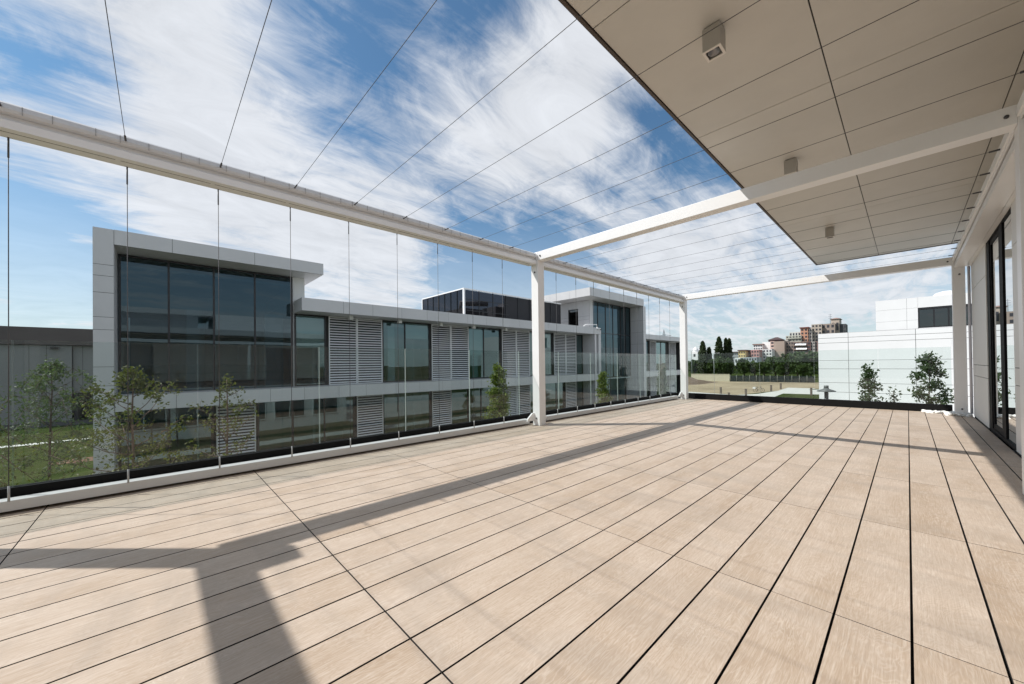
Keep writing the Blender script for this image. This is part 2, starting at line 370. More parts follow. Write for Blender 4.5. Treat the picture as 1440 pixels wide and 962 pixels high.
mb.grid((0, 0, 4.03), (1,0,0), (0,1,0), (0,0,-1), [-1.77, -.49, .77, 2.05], [13.95-2.26*k for k in range(9, -1, -1)], .03, .010)
mb.box(-1.74, -6.36, 4.06, 16.2, 13.92, 4.52, 2)
cn = mb.build('canopy_soffit', [soff, joint, clad], B)
MB().box(-1.80, -6.38, 3.985, -1.772, 13.975, 4.06).build('edge_trim', mat('bronze_trim', (.07,.05,.04), .5), B); MB().box(-1.771, 13.952, 3.985, 2.05, 13.975, 4.06).build('edge_trim', MATS['bronze_trim'], B)
mb = MB(); mb.grid((-1.745, 0, 4.0), (0,1,0), (0,0,1), (-1,0,0), [13.95-2.26*k for k in range(9, -1, -1)], [.0, .55], .02, .010)
mb.grid((0, 13.925, 4.0), (1,0,0), (0,0,1), (0,1,0), [-1.74, .82, 3.4, 6, 8.6, 11.2, 13.8, 16.2], [.0, .55], .02, .010)
mb.build('fascia', [clad, joint], B)
mb = MB(); mb.box(8, -4, 4.53, 15, 3, 6.6); mb.box(7, -6, 6.6, 16, 4.2, 7.1); mb.build('penthouse', clad, B)
mb = MB(); mb.box(6.5, 4.3, 4.53, 14, 11.5, 6.8); mb.build('plant_screen', alu, B)
# sliding door
D_ = MB()
y0, y1 = 7.91, 10.21
D_.box(.940, y0, .0, 1.02, y0+.03, 3.27); D_.box(.940, 9.92, 0, 1.02, y1, 3.27); D_.box(.940, y0+.03, 3.13, 1.02, 9.92, 3.27); D_.box(.940, y0+.03, 0, 1.02, 9.92, .06)
D_.box(.943, 8.72, .06, 1.01, 8.90, 3.13); D_.box(.952, 8.90, .06, 1.01, 9.10, 3.13); D_.box(.952, 9.86, .06, 1.01, 9.92, 3.13)
D_.box(.952, 9.10, .06, 1.01, 9.86, .14); D_.box(.952, 9.10, 3.05, 1.01, 9.86, 3.13)
dr = D_.build('sliding_door', mat('door_frame', (.010,.010,.011), .6, spec=.1), B)
MB().box(.962, 9.10, .14, .972, 9.86, 3.05).build('pane', doorg, dr)
MB().box(.956, y0+.03, .06, .966, 8.72, 3.13).build('pane', doorg, dr)
MB().box(1.2, y0-.3, .0, 1.28, y1+.3, 3.3).build('curtain', mat('dark_curtain', (.06,.06,.06), .9), B)
MB().box(.935, 10.22, -.02, .99, 12.28, .018).box(.935, -.1, -.02, .99, 7.9, .018).build('skirting', joint, B)
mb = MB(); mb.box(.94, 12.30, .02, 1.0, 12.42, 3.28, 0); mb.tube([(.905, 12.34, .05), (.905, 12.34, 3.14)], .022, 10, 0); mb.build('downpipe', [mat('grey_pipe', (.62,.63,.68), .4)], B)

# spotlights under the canopy
def spot(loc, label):
    t = thing('ceiling_spotlight', loc, label, 'spotlight', 'square spotlights under the canopy')
    x, y, z = loc; s = .068; h = .20
    mb = MB(); mb.box(x-.05, y-.05, z-.012, x+.05, y+.05, z, 0)
    for (a, b, c, d) in ((-s,-s,s,-s+.012), (-s,s-.012,s,s), (-s,-s+.012,-s+.012,s-.012), (s-.012,-s+.012,s,s-.012)): mb.box(x+a, y+b, z-h, x+c, y+d, z-.012, 0)
    mb.box(x-s+.012, y-s+.012, z-.05, x+s-.012, y+s-.012, z-.014, 0)
    mb.build('housing', mat('spot_grey', (.42,.40,.37), .4), t)
    mb = MB()
    for (a, b, c, d) in ((-s-.003,-s-.003,s+.003,-s+.016), (-s-.003,s-.016,s+.003,s+.003), (-s-.003,-s+.016,-s+.016,s-.016), (s-.016,-s+.016,s+.003,s-.016)): mb.box(x+a, y+b, z-h-.008, x+c, y+d, z-h-.001)
    mb.build('trim_frame', mat('spot_trim', (.72,.68,.63), .4), t)
    mb = MB(); mb.box(x-s+.014, y-s+.014, z-h+.035, x+s-.014, y+s-.014, z-h+.04); mb.build('baffle', frame, t)
    mb = MB(); mb.lathe([(.0, .03), (.028, .028), (.042, .0), (.046, .0)], (x, y, z-h+.003), 20); mb.build('lamp', mat('lamp_reflector', (.22,.22,.23), .25, metal=.6), t)
    return t
spot((-1.08, 3.40, 4.0), 'square grey spotlight on the beige soffit, the nearest and largest of three')
spot((-1.08, 6.42, 4.0), 'square grey spotlight on the soffit just above the middle white beam')
spot((-1.09, 10.30, 4.0), 'small square spotlight at the far end of the beige canopy soffit')

# ------------------------------------------------------------------ pergola
P = thing('pergola', (-2.1, 5.4, 0), 'white steel pergola frame with taut cables standing on the wooden deck', 'pergola')
Yp = [-1.85, 5.37, 12.36]; T = .178; ZT = 3.39
for yy in Yp:
    for x0 in (-5.098, .68):
        pb = MB().box(x0, yy, .0, x0+T, yy+T, ZT).build('post', white, P, .004)
        # end bolts and gusset brackets
        for zz in (.14, 3.0): MB().tube([(x0+T*.55, yy-.001, zz), (x0+T*.55, yy-.014, zz)], .016, 8).build('bolt', steel, pb)
        if x0 < 0:
            for sgn in (-1, 1):
                if sgn > 0 and yy > 12: continue
                e = yy if sgn < 0 else yy+T
                MB().prism([(e, .09), (e+sgn*.19, .09), (e+sgn*.19, .13), (e+sgn*.05, .24), (e, .24)], -5.09, -5.06, 'x').build('bracket', white, pb)
    MB().box(-5.098+T+.001, yy+.002, 3.222, .679, yy+T-.002, ZT-.002).build('cross_beam', white, P, .004)
    for xx in (-5.098+T+.06, .62): MB().tube([(xx, yy-.012, 3.30), (xx, yy+.001, 3.30)], .016, 8).build('bolt', steel, P)
profL = [(-5.155,3.15),(-4.95,3.15),(-4.95,3.218),(-4.985,3.236),(-4.985,3.268),(-4.932,3.276),(-4.925,3.30),(-4.932,3.342),(-4.955,3.362),(-5.12,3.362),(-5.155,3.32)]
profR = [(-4.42-a, b) for a, b in profL]     # mirror about the deck's middle
def long_beam(prof, y0, y1, side):
    s = 1 if side == 'l' else -1
    b = MB().prism(prof, y0, y1).build('beam', white, P)
    return b
for a, b in ((Yp[0]+T, Yp[1]), (Yp[1]+T, Yp[2])):
    lb = MB().prism(profL[:4]+[(-4.986,3.268),(-5.155,3.268)], a+.002, b-.002).build('long_beam', white, P)
    g = MB().prism([(-5.155,3.269),(-4.985,3.269),(-4.932,3.276),(-4.925,3.30),(-4.932,3.342),(-4.955,3.362),(-5.12,3.362),(-5.155,3.32)], a+.02, b-.02)
    for k in range(int((b-a)/.19)): g.box(-4.931, a+.1+k*.19+.03*math.sin(k*2.3), 3.276, -4.9235, a+.104+k*.19+.03*math.sin(k*2.3), 3.343, 1)
    g.build('gutter_cover', [gutter, mat('seam', (.34,.34,.34), .6)], lb)
    sl_ = MB(); k = a+.03
    while k < b-.1: sl_.box(-5.035, k, 3.1485, -5.029, min(k+.66, b-.03), 3.1505); k += .693
    sl_.build('slot', joint, lb)
    rb = MB().prism([(.71,3.15),(.88,3.15),(.88,3.24),(.71,3.24)][::-1], a+.002, b-.002)
    rb.box(.672,a+.002,3.275,.76,b-.002,3.36); rb.box(.73,a+.002,3.24,.87,b-.002,3.275); rb.box(.69,a+.002,3.25,.70,b-.002,3.274)
    rb.box(.885,a-.1,3.155,.95,b+.1,3.17)
    rb.build('long_beam', white, P)
    MB().box(-5.30, a+.02, .025, -5.165, b-.03, .112).build('base_rail', curbm, P, .003)
MB().box(-4.918, -1.67, 3.2, -4.70, -1.43, 3.38).build('motor_box', white, P, .004)
vy = [-.91+.693*k for k in range(9)]+[6.18+.693*k for k in range(9)]
for y in vy:
    c = MB().tube([(-5.14, y, .115), (-5.14, y, 3.15)], .0032, 6).build('cable', steel, P)
    MB().tube([(-5.14, y, 2.98), (-5.14, y, 3.15)], .006, 6).build('turnbuckle', steel, c); MB().tube([(-5.14, y, .112), (-5.14, y, .24)], .0075, 6).build('turnbuckle', mat('polished_steel', (.40,.40,.40), .4, metal=.3), c)
for y in vy+[-1.25]:
    c = MB().tube([(-4.94, y, 3.31), (-2.1, y, 3.302), (.69, y, 3.31)], .0023, 6).build('cable', steel, P)
    MB().tube([(-4.945, y, 3.31), (-4.83, y, 3.3095)], .008, 6).build('turnbuckle', steel, c); MB().tube([(.60, y, 3.3095), (.69, y, 3.31)], .009, 6).build('turnbuckle', steel, c)

# ------------------------------------------------------------------ glass balustrades
def balus(label, ax, fixed, cuts, ztop, zb):
    t = thing('glass_balustrade', (fixed, cuts[0], 0) if ax == 'y' else (cuts[0], fixed, 0), label, 'balustrade')
    for a, b in zip(cuts[:-1], cuts[1:]):
        a += .004; b -= .004; mb = MB(); th = .006
        if ax == 'y': mb.box(fixed-th, a, .05, fixed+th, b, ztop)
        else: mb.box(a, fixed-th, .05, b, fixed+th, ztop)
        # faces 0..5: bottom, top, -y, +x, +y, -x
        big = (3, 5) if ax == 'y' else (2, 4)
        mb.m = [0 if i in big else 1 for i in range(6)]
        mb.build('glass_panel', [balg, edgeg], t)
    c0, c1 = cuts[0], cuts[-1]; mb = MB()
    if ax == 'y': mb.box(fixed-.05, c0, -.02, fixed-.0105, c1, zb); mb.box(fixed+.0105, c0, -.02, fixed+.05, c1, zb)
    else: mb.box(c0, fixed-.06, -.02, c1, fixed-.0105, zb); mb.box(c0, fixed+.0105, -.02, c1, fixed+.05, zb)
    mb.build('base_channel', blackm, t)
balus('long glass balustrade with black base channel along the left edge of the deck', 'y', -5.38, [-.93+1.24*k for k in range(-3, 12)], 1.465, .185)
balus('glass balustrade in black base channel across the far end of the deck', 'x', 12.87, [-5.30, -4.24, -3.0, -1.74, -.50, .67], 1.475, .175)
# black back sheet under the left rail that hides the gap
# white pebbles by the far right post
mb = MB(); rr = random.Random(5)
def blob(mb, c, r3, rr, mi=0):
    ph = (1+5**.5)/2; V = []
    for a in (-1, 1):
        for b in (-ph, ph): V += [(0,a,b),(a,b,0),(b,0,a)]
    import itertools
    V = [Vector(v).normalized()*rr.uniform(.8,1.15) for v in V]
    F = []
    for i, j, k in itertools.combinations(range(12), 3):
        a, b, c_ = V[i].normalized(), V[j].normalized(), V[k].normalized()
        if (a-b).length < 1.1 and (b-c_).length < 1.1 and (a-c_).length < 1.1:
            F.append((i,j,k) if (V[j]-V[i]).cross(V[k]-V[i]).dot(V[i]+V[j]+V[k]) > 0 else (i,k,j))
    mb.add([(c[0]+v.x*r3[0], c[1]+v.y*r3[1], c[2]+v.z*r3[2]) for v in V], F, mi, True)
for k in range(420):
    x = rr.uniform(.22, .90); y = rr.uniform(12.2, 12.80) if x > .55 else rr.uniform(12.55-.1*math.sin(x*20), 12.80)
    if x > .66 and x < .87 and y > 12.35 and y < 12.55: continue
    s = rr.uniform(.02, .04); blob(mb, (x, y, rr.uniform(.0, .035)), (s, s*rr.uniform(.6,1), s*.6), rr)
tag(mb.build('gravel', pebble), 'patch of white pebbles on the deck at the foot of the far right post', 'gravel', kind='stuff')

# ------------------------------------------------------------------ opposite office building
O = thing('office_building', (-27, 20, GZ), 'long grey white office building with louvred shutters and dark glass opposite the terrace', 'building')
GX, SX = -21.45, -21.28
def part(mb, name, mats, parent=O): return mb.build(name, mats, parent)
ZB = [GZ, -2.6, -1.2, .2]
# first tower: leg, roof slab
mb = MB(); mb.grid((-20.02,0,0),(0,1,0),(0,0,1),(1,0,0),[-1.72,-1.19],[GZ,-3.0,-1.7,-.55,.6,1.29,2.64,3.10,3.99,4.60,5.01,6.34],.02,.014)
mb.box(-33,-1.715,GZ,-20.035,-1.19,6.33,0); mb.box(-20.05,-1.19,GZ+.05,-21.5,-1.186,5.77,0)
part(mb,'wall',[clad,joint])
mb = MB(); mb.grid((-20.02,0,5.79),(0,1,0),(0,0,1),(1,0,0),[-1.19,.40,1.85,3.13,4.55,6.0],[0,.56],.02,.012)
mb.box(-23.3,-1.185,5.795,-20.035,5.995,6.345,0); mb.box(-33,-1.185,5.795,-23.3,5.0,6.34,0); 
part(mb,'roof',[clad,joint])
mb = MB(); mb.box(GX-.05,4.97,4.56,-29,5.52,5.79,0); mb.box(GX-.048,4.97,.2,GX-.3,5.03,4.56,0); part(mb,'wall',[wallm])
def window(y0, y1, z0, z1, mull=(), X=GX, g=None, fr=.07, trans=()):
    mb = MB(); mb.box(X-.06,y0,z0,X+.04,y0+fr,z1); mb.box(X-.06,y1-fr,z0,X+.04,y1,z1); mb.box(X-.06,y0+fr,z0,X+.04,y1-fr,z0+fr); mb.box(X-.06,y0+fr,z1-fr,X+.04,y1-fr,z1)
    ms = [y0+fr/2]+list(mull)+[y1-fr/2]
    for q in mull: mb.box(X-.05,q-fr/2,z0+fr,X+.035,q+fr/2,z1-fr)
    for q in trans: mb.box(X-.045,y0+fr,q-.03,X+.03,y1-fr,q+.03)
    f_ = part(mb,'window',frame)
    mb = MB(); rr_ = random.Random(int(y0*100+z0*7))
    for a, b in zip(ms[:-1], ms[1:]):
        d1, d2 = rr_.uniform(-.006,.006), rr_.uniform(-.006,.006)
        mb.add([(X+d1,a,z0+.02),(X+d2,b,z0+.02),(X+d2-d1*.5,b,z1-.02),(X+d1-d2*.5,a,z1-.02)],[(0,1,2,3)])
    mb.build('pane', g or tint, f_)
def shutter(y0, y1, z0, z1, X=SX, pitch=.133):
    mb = MB(); fr = .045
    mb.box(X-.03,y0,z0,X+.03,y0+fr,z1); mb.box(X-.03,y1-fr,z0,X+.03,y1,z1); mb.box(X-.03,y0+fr,z0,X+.03,y1-fr,z0+fr); mb.box(X-.03,y0+fr,z1-fr,X+.03,y1-fr,z1)
    n = int((z1-z0-2*fr)/pitch); p = (z1-z0-2*fr)/n
    for k in range(n):
        z = z0+fr+p*(k+.5); mb.obox((X-.02,y0+fr,z+.033),(0,y1-y0-2*fr,0),(.05,0,-.062),(.006,0,.005))
    part(mb,'shutter',alu)
window(-1.16, 4.95, .0, 5.76, (.31,1.81,3.35), g=tint)
# wing fascia, slab band, roof
mb = MB(); fc = [5.0,6.95,8.5,10.2,11.85,13.4,14.9,16.5,18.1,19.75,21.4,23.0,24.6,26.3,28.0,29.4,30.6]
mb.grid((-20.02,0,3.93),(0,1,0),(0,0,1),(1,0,0),fc,[0,.63],.02,.012); mb.box(-33,5.53,3.935,-20.035,30.595,4.55,0); mb.box(-21.4,5.005,3.935,-20.035,5.53,4.55,0)
part(mb,'roof',[clad,joint])
mb = MB(); bc = [-1.18,.5,2.1,3.7,5.1,6.7,8.1,9.8,11.3,12.9,14.3,16.0,17.6,19.2,20.8,22.4,24.1,25.8,27.4,29.0,30.2]
mb.grid((-20.02,0,-.38),(0,1,0),(0,0,1),(1,0,0),bc,[0,.60],.02,.012); mb.box(-33,-1.18,-.375,-20.035,30.19,.21,0)
part(mb,'slab_band',[clad,joint])
Z1, Z2, L1, L2 = .22, 3.92, GZ+.02, -.38
window(5.03,6.52,Z1,Z2,g=tint2); shutter(6.62,8.1,Z1,Z2-.02); shutter(8.12,9.58,Z1,Z2-.02)
window(9.66,12.86,Z1,Z2,(11.12,),g=tint2); shutter(12.92,14.4,Z1,Z2-.02); shutter(14.42,15.9,Z1,Z2-.02)
window(15.97,19.02,Z1,Z2,(17.4,),g=tint2); shutter(19.08,20.58,Z1,Z2-.02); shutter(20.6,22.1,Z1,Z2-.02)
window(22.17,25.12,Z1,Z2,(23.6,),g=tint2); shutter(25.2,26.82,Z1,Z2-.02); shutter(26.84,28.36,Z1,Z2-.02)
window(28.42,29.6,Z1,Z2,g=tint2)
window(-1.16,1.75,L1,L2,(.31,),g=tint2); shutter(1.86,3.33,L1,L2-.02); window(3.42,8.0,L1,L2,(4.93,6.42),g=tint2); shutter(8.08,9.6,L1,L2-.02)
window(9.66,12.86,L1,L2,(11.12,),g=tint2); shutter(12.92,14.4,L1,L2-.02); window(14.46,19.0,L1,L2,(15.9,17.1),g=tint2); shutter(19.08,20.58,L1,L2-.02); shutter(20.6,22.1,L1,L2-.02)
window(22.17,26.68,L1,L2,(23.7,25.6),g=tint2); shutter(26.76,28.3,L1,L2-.02); window(28.36,29.6,L1,L2,g=tint2)
# dark wall sections behind the shutters and between windows, end wall and column
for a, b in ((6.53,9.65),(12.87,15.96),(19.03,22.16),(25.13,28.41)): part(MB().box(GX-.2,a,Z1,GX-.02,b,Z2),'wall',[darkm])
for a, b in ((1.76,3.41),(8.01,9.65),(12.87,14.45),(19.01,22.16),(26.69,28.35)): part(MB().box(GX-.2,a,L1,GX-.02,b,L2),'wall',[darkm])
mb = MB(); mb.box(-20.06,29.62,GZ,-33,29.9,3.93,0); part(mb,'wall',[clad]); part(MB().box(-20.02,30.2,GZ,-20.5,30.58,3.93),'column',[clad]); part(MB().box(-20.5,29.905,GZ,-20.56,30.19,3.93),'wall',[clad])
# interiors: back wall, floors, partitions
mb = MB(); mb.box(-28,-1.1,GZ,-28.2,29.5,3.9,0); mb.box(-27.9,-1.15,3.9,-28.1,4.96,5.4,0); mb.box(-28,31.2,GZ,-28.2,39,7.4,0); mb.box(-21.8,4.98,.3,-28,5.1,5.3,0)
for y in (2.0,6.5,9.7,12.9,16,19,22.2,25.2,28.4): mb.box(-23.6,y-.06,GZ,-28,y+.06,3.9,0)
for y, w in ((.9,.5),(3.9,.8),(10.4,.45),(17.0,.5),(24,.6)): mb.box(-22.3,y,.21,-22.6,y+w,3.9,0)
mb.box(-21.6,-1.1,GZ+.01,-28,29.5,GZ+.03,1); mb.box(-21.6,-1.1,5.3,-28,4.9,5.4,0)
mb.box(-33,-1.15,GZ,-33.2,52,3.9,2)
part(mb,'interior',[inner,innerf,clad])
# blinds half lowered inside some panes
for y0_, y1_, z_ in ((5.1,6.45,2.2),(11.2,12.8,2.9),(16.05,17.35,1.9),(23.7,25.05,2.6)):
    mb = MB(); mb.box(GX-.12,y0_,z_,GX-.125,y1_,3.84); part(mb,'blind',[mat('blind_fabric',(.55,.56,.54),.9)])
# roof plant screen
mb = MB(); 
def bar(a,b,t=.09): 
    a=Vector(a);b=Vector(b); mb.box(min(a.x,b.x)-t/2,min(a.y,b.y)-t/2,min(a.z,b.z)-t/2,max(a.x,b.x)+t/2,max(a.y,b.y)+t/2,max(a.z,b.z)+t/2)
for z in (7.0,):
    bar((-23,16.8,z),(-23,28.3,z)); bar((-29.1,16.8,z),(-23.0,16.8,z),.088)
bar((-23,16.8,4.55),(-23,16.8,6.95),.13); bar((-29.1,16.8,4.55),(-29.1,16.8,6.95),.1)
ps = part(mb,'roof_screen',[white])
mb = MB()
for k in range(1,8): mb.box(-23.03,16.8+k*1.43,4.6,-22.98,16.86+k*1.43,6.95)
for k in range(1,7): x=-29.1+k*.87; mb.box(x-.03,16.78,4.6,x+.03,16.84,6.95)
mb.box(-23.02,17,5.35,-22.99,21.5,5.40); mb.box(-23.02,17,6.2,-22.99,21.5,6.25)
mb.build('screen_frame',[frame],ps)
mb = MB(); mb.box(-23.045,16.9,4.6,-23.04,20.9,6.94); mb.box(-29.0,16.74,4.6,-23.1,16.745,6.94); mb.build('mesh_screen',[mesh_s],ps)
mb = MB(); mb.box(-23.05,20.9,4.56,-23.03,28.3,6.94); mb.box(-23.0,28.25,4.56,-27,28.29,6.94); mb.build('dark_screen',[mat('dark_mesh',(.02,.02,.024),.7)],ps)
mb = MB(); mb.box(-27.5,18.2,4.56,-25,20.2,5.9,0); mb.box(-26,21,4.56,-24.2,23,6.2,0); mb.box(-28.5,22,4.56,-27,25,6,0)
mb.tube([(-26.8,19.2,5.9),(-26.8,19.2,6.6),(-25.6,21.3,6.6)],.22,10,0); mb.build('roof_plant',[mat('galvanised',(.45,.44,.42),.5,metal=.3)],ps)
# second tower
mb = MB(); t2 = [28.93,30.6,32.3,34.0,35.6,37.3,39.1]
mb.grid((-20.02,0,7.47),(0,1,0),(0,0,1),(1,0,0),t2,[0,.78],.02,.012); mb.grid((0,28.95,7.47),(1,0,0),(0,0,1),(0,-1,0),[-27.2,-24.9,-22.4,-20.03],[0,.78],.02,.012)
mb.box(-33,28.965,7.475,-20.035,39.09,8.24,0); part(mb,'roof',[clad,joint])
mb = MB(); mb.grid((-20.02,0,0),(0,1,0),(0,0,1),(1,0,0),[38.9,39.5],[GZ,-2.9,-1.7,-.4,.9,2.1,3.3,4.6,5.9,7.47],.02,.014)
mb.grid((0,38.93,0),(-1,0,0),(0,0,1),(0,-1,0),[20.03,21.5],[GZ,-2.9,-1.7,-.4,.9,2.1,3.3,4.6,5.9,7.47],.02,.014)
mb.box(-33,38.97,GZ,-20.035,39.495,7.46,0)
mb.grid((0,30.82,4.56),(1,0,0),(0,0,1),(0,-1,0),[-29,-26.5,-24.05],[0,1.0,1.35,2.9],.02,.012)
mb.grid((0,30.82,4.56),(1,0,0),(0,0,1),(0,-1,0),[-22.8,-22.2,-21.45],[0,1.0,1.35,2.9],.02,.012)
mb.box(-24.05,30.81,6.75,-22.8,31.1,7.46,0); mb.box(-29,30.85,GZ,-24.05,31.1,7.46,0); mb.box(-22.8,30.85,GZ,-21.46,31.3,7.46,0); mb.box(-21.455,30.82,4.56,-21.40,31.35,7.46,0)
part(mb,'wall',[clad,joint])
mb = MB(); mb.box(-24.05,30.86,4.56,-23.98,30.95,6.75); mb.box(-22.87,30.86,4.56,-22.8,30.95,6.75); mb.box(-23.98,30.86,6.68,-22.87,30.95,6.75)
dd = part(mb,'roof_door',[frame]); mb = MB(); mb.box(-23.98,30.93,4.56,-22.87,30.94,6.68); mb.build('pane',doorg,dd)
window(31.37,38.9,-.3,7.45,(32.47,33.9,35.3,36.86,37.9),X=-21.6,g=tint,fr=.08,trans=(4.3,))
window(30.3,38.9,GZ+.02,-.45,(32.6,35.2,37.4),X=-22.2,g=tint2)
mb = MB(); mb.box(-21.65,30.6,-.45,-28,38.9,-.3); mb.box(-21.7,31.4,4.0,-28,38.9,4.1); part(mb,'floor_slab',[inner])
# third wing
mb = MB(); mb.grid((-20.02,0,3.86),(0,1,0),(0,0,1),(1,0,0),[39.5,42,44.5,47,49.5,50.9],[0,.55],.02,.012); mb.box(-33,39.505,3.865,-20.035,50.89,4.4,0); part(mb,'roof',[clad,joint])
mb = MB(); mb.grid((-20.02,0,-.38),(0,1,0),(0,0,1),(1,0,0),[39.5,42,44.5,47,49.5,50.9],[0,.6],.02,.012); mb.box(-33,39.505,-.375,-20.035,50.89,.21,0); part(mb,'slab_band',[clad,joint])
for z0,z1 in ((Z1,3.84),(L1,L2)):
    window(39.6,42.9,z0,z1,(41.2,),g=tint); shutter(43.0,44.5,z0,z1); window(44.6,47.6,z0,z1,(46.2,),g=tint2); shutter(48.2,50.2,z0,z1); window(50.25,50.85,z0,z1,g=tint)
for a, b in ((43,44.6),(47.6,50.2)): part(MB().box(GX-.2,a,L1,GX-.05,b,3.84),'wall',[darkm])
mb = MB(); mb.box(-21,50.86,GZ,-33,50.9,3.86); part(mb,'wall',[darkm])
# lights under the eaves
for i, (x, y, nth) in enumerate(((493,444.5,'left most'),(562,450.5,'second'),(620,455,'third'),(666,458,'fourth'),(711,462.5,'fifth'))):
    p = at_z(x, y-2, 3.93); px, py = -20.75, p.y+.3
    p = at_x(x, y, -20.75); py = p.y
    t = thing('eaves_light', (px, py, 3.93), f'small white box light under the opposite roof edge, {nth} from the left', 'light', 'box lights under the opposite roof edge')
    MB().box(px-.10, py-.10, 3.72, px+.10, py+.10, 3.929).build('housing', wallm, t); MB().box(px-.075, py-.075, 3.71, px+.075, py+.075, 3.7195).build('lens', frame, t)
# camera on the roof corner
t = thing('security_camera', (-20.4, 29.6, 4.56), 'white bracket with small security camera on the opposite roof corner', 'camera')
MB().tube([(-20.7,28.6,4.60),(-20.4,28.7,4.80),(-20.0,29.9,4.84),(-20.0,29.95,4.55)],.045,8).build('bracket', white, t)
MB().tube([(-20.05,29.85,4.5),(-19.8,30.2,4.42)],.08,10).build('camera_body', white, t); MB().tube([(-19.82,30.18,4.42),(-19.77,30.26,4.40)],.085,10).build('lens_hood', frame, t)

# ------------------------------------------------------------------ building far left, car
G = thing('warehouse', (-68, -20, GZ), 'low grey building with dark brown upper wall beyond the lawn at left', 'building')
mb = MB(); yc = [-60,-54,-48,-42,-36,-30,-25,-20,-15.5,-12.6,-9.4,-8.3,-6.6]
mb.grid((-60.03,0,0),(0,1,0),(0,0,1),(1,0,0),yc,[GZ,3.72],.03,.03); mb.grid((-60.35,0,0),(0,1,0),(0,0,1),(1,0,0),[-6.6,-5.9,-4.6,-2,2,8],[-1.25,3.72],.03,.03)
mb.box(-80,-60,GZ,-72,8,3.7,0); mb.box(-72,-60,3.5,-60.4,8,3.7,0); part(mb,'wall',[greyp,joint],G)
mb = MB(); mb.box(-80,-60.1,3.76,-59.7,8.1,5.5,0); mb.build('roof',[brownwall],G)
MB().box(-59.97,-8.0,3.35,-59.6,-7.5,3.55).build('wall_light',frame,G)
MB().box(-60.35,-6.5,GZ,-71.9,-6.3,3.5).build('partition',darkm,G)
def car(loc, rz, label, c):
    t = thing('parked_car', loc, label, 'car'); t.rotation_euler = (0,0,rz)
    def pb(mb, n, m_, p=t):
        me = mb.build(n, m_); me.parent = p; return me
    mb = MB(); prof = [(-2.1,.35),(-2.15,.7),(-2.0,.92),(-1.2,.98),(1.0,.96),(1.9,.80),(2.12,.6),(2.1,.32)]
    n = len(prof); vs = []
    for s_, k in ((-.86,.96),(-.90,1.0),(.90,1.0),(.86,.96)):
        vs += [(a*k, s_, b if abs(s_) < .89 else .33+(b-.33)*.9) for a, b in prof]
    fs = [tuple(range(n))]+[tuple(3*n+i for i in range(n))[::-1]]
    for r_ in range(3):
        for i in range(n): fs.append((r_*n+i, (r_+1)*n+i, (r_+1)*n+(i+1)%n, r_*n+(i+1)%n))
    mb.add(vs, fs); body = pb(mb, 'body', mat('car_paint_'+c, (.03,.035,.05) if c == 'dark' else (.5,.5,.5), .25, spec=.6))
    mb = MB(); a = [(-1.55,.95),(-1.05,1.42),(.25,1.45),(1.05,.95)]
    mb.add([(x,-.8,z) for x,z in (a[0],a[3])]+[(x,-.62,z) for x,z in (a[1],a[2])]+[(x,.8,z) for x,z in (a[0],a[3])]+[(x,.62,z) for x,z in (a[1],a[2])], [(0,1,3,2),(5,4,6,7),(0,2,6,4),(1,5,7,3),(2,3,7,6)])
    pb(mb, 'window', frame)
    for x in (-1.3, 1.32):
        for y in (-.78, .78):
            w = pb(MB().tube([(x,y-.1,.32),(x,y+.1,.32)],.32,18,0,False), 'wheel', mat('tyre',(.02,.02,.02),.8)); pb(MB().tube([(x,y-.11,.32),(x,y+.11,.32)],.19,12,0,False), 'rim', mat('rim',(.5,.5,.52),.3,metal=.7), w)
    for y in (-.62,.62): pb(MB().box(2.03,y-.16,.62,2.13,y+.16,.74), 'headlight', mat('lamp_glass',(.7,.7,.7),.1))
    return t
car((-63.5, -4.2, GZ), R(5), 'dark car parked in the open bay of the grey building at left', 'dark')

# ------------------------------------------------------------------ white building at right, far end
Wb = thing('white_building', (6, 58, GZ), 'bright white panelled building with a dark window beyond the far end of the deck', 'building')
mb = MB(); xc = [-6.4,-4.05,.52,5.1,9.7,14.3,18.9]; mb.grid((0,50.03,0),(1,0,0),(0,0,1),(0,-1,0),xc,[GZ,-2.0,-1.05,.35,1.2,3.0,3.5,3.99],.03,.03); mb.box(-6.39,50.04,GZ,18.9,66,3.98,0)
mb.build('lower_wall',[cladw,joint],Wb)
mb = MB(); wz = [3.995,4.07,5.87,6.84]
mb.grid((0,50.10,0),(1,0,0),(0,0,1),(0,-1,0),[-2.05,.0,.70],[3.995,4.8,5.9,6.84],.03,.012); mb.grid((0,50.10,0),(1,0,0),(0,0,1),(0,-1,0),[.70,4.1,6,9,12,18],[5.88,6.84],.03,.012); mb.grid((0,50.10,0),(1,0,0),(0,0,1),(0,-1,0),[4.1,6,9,12,18],[3.995,5.88],.03,.012,back=True)
mb.box(-2.04,50.6,3.99,18,64,6.83,0); mb.box(-2.04,50.11,3.995,.70,50.6,6.83,0); mb.box(.70,50.11,5.88,18,50.6,6.83,0); mb.box(.70,50.11,3.995,4.1,50.6,4.04,0)
mb.build('upper_wall',[cladw,joint],Wb)
mb = MB(); mb.box(.70,50.12,4.05,.80,50.3,5.87); mb.box(.80,50.12,4.05,4.1,50.3,4.15); mb.box(.80,50.12,5.72,4.1,50.3,5.87)
for x in (1.62,2.48,3.3): mb.box(x,50.14,4.15,x+.1,50.3,5.72)
f_ = mb.build('window',frame,Wb); MB().box(.80,50.32,4.15,4.1,50.33,5.72).build('pane',doorg,f_)
mb = MB(); mb.lathe([(0,.50),(.35,.48),(.7,.36),(.95,.12),(1.0,0)],(2.55,51.6,6.835),20); mb.build('roof_dome',cladw,Wb)
mb = MB(); mb.tube([(2.0,50.5,6.84),(2.0,50.5,6.9)],.3); 

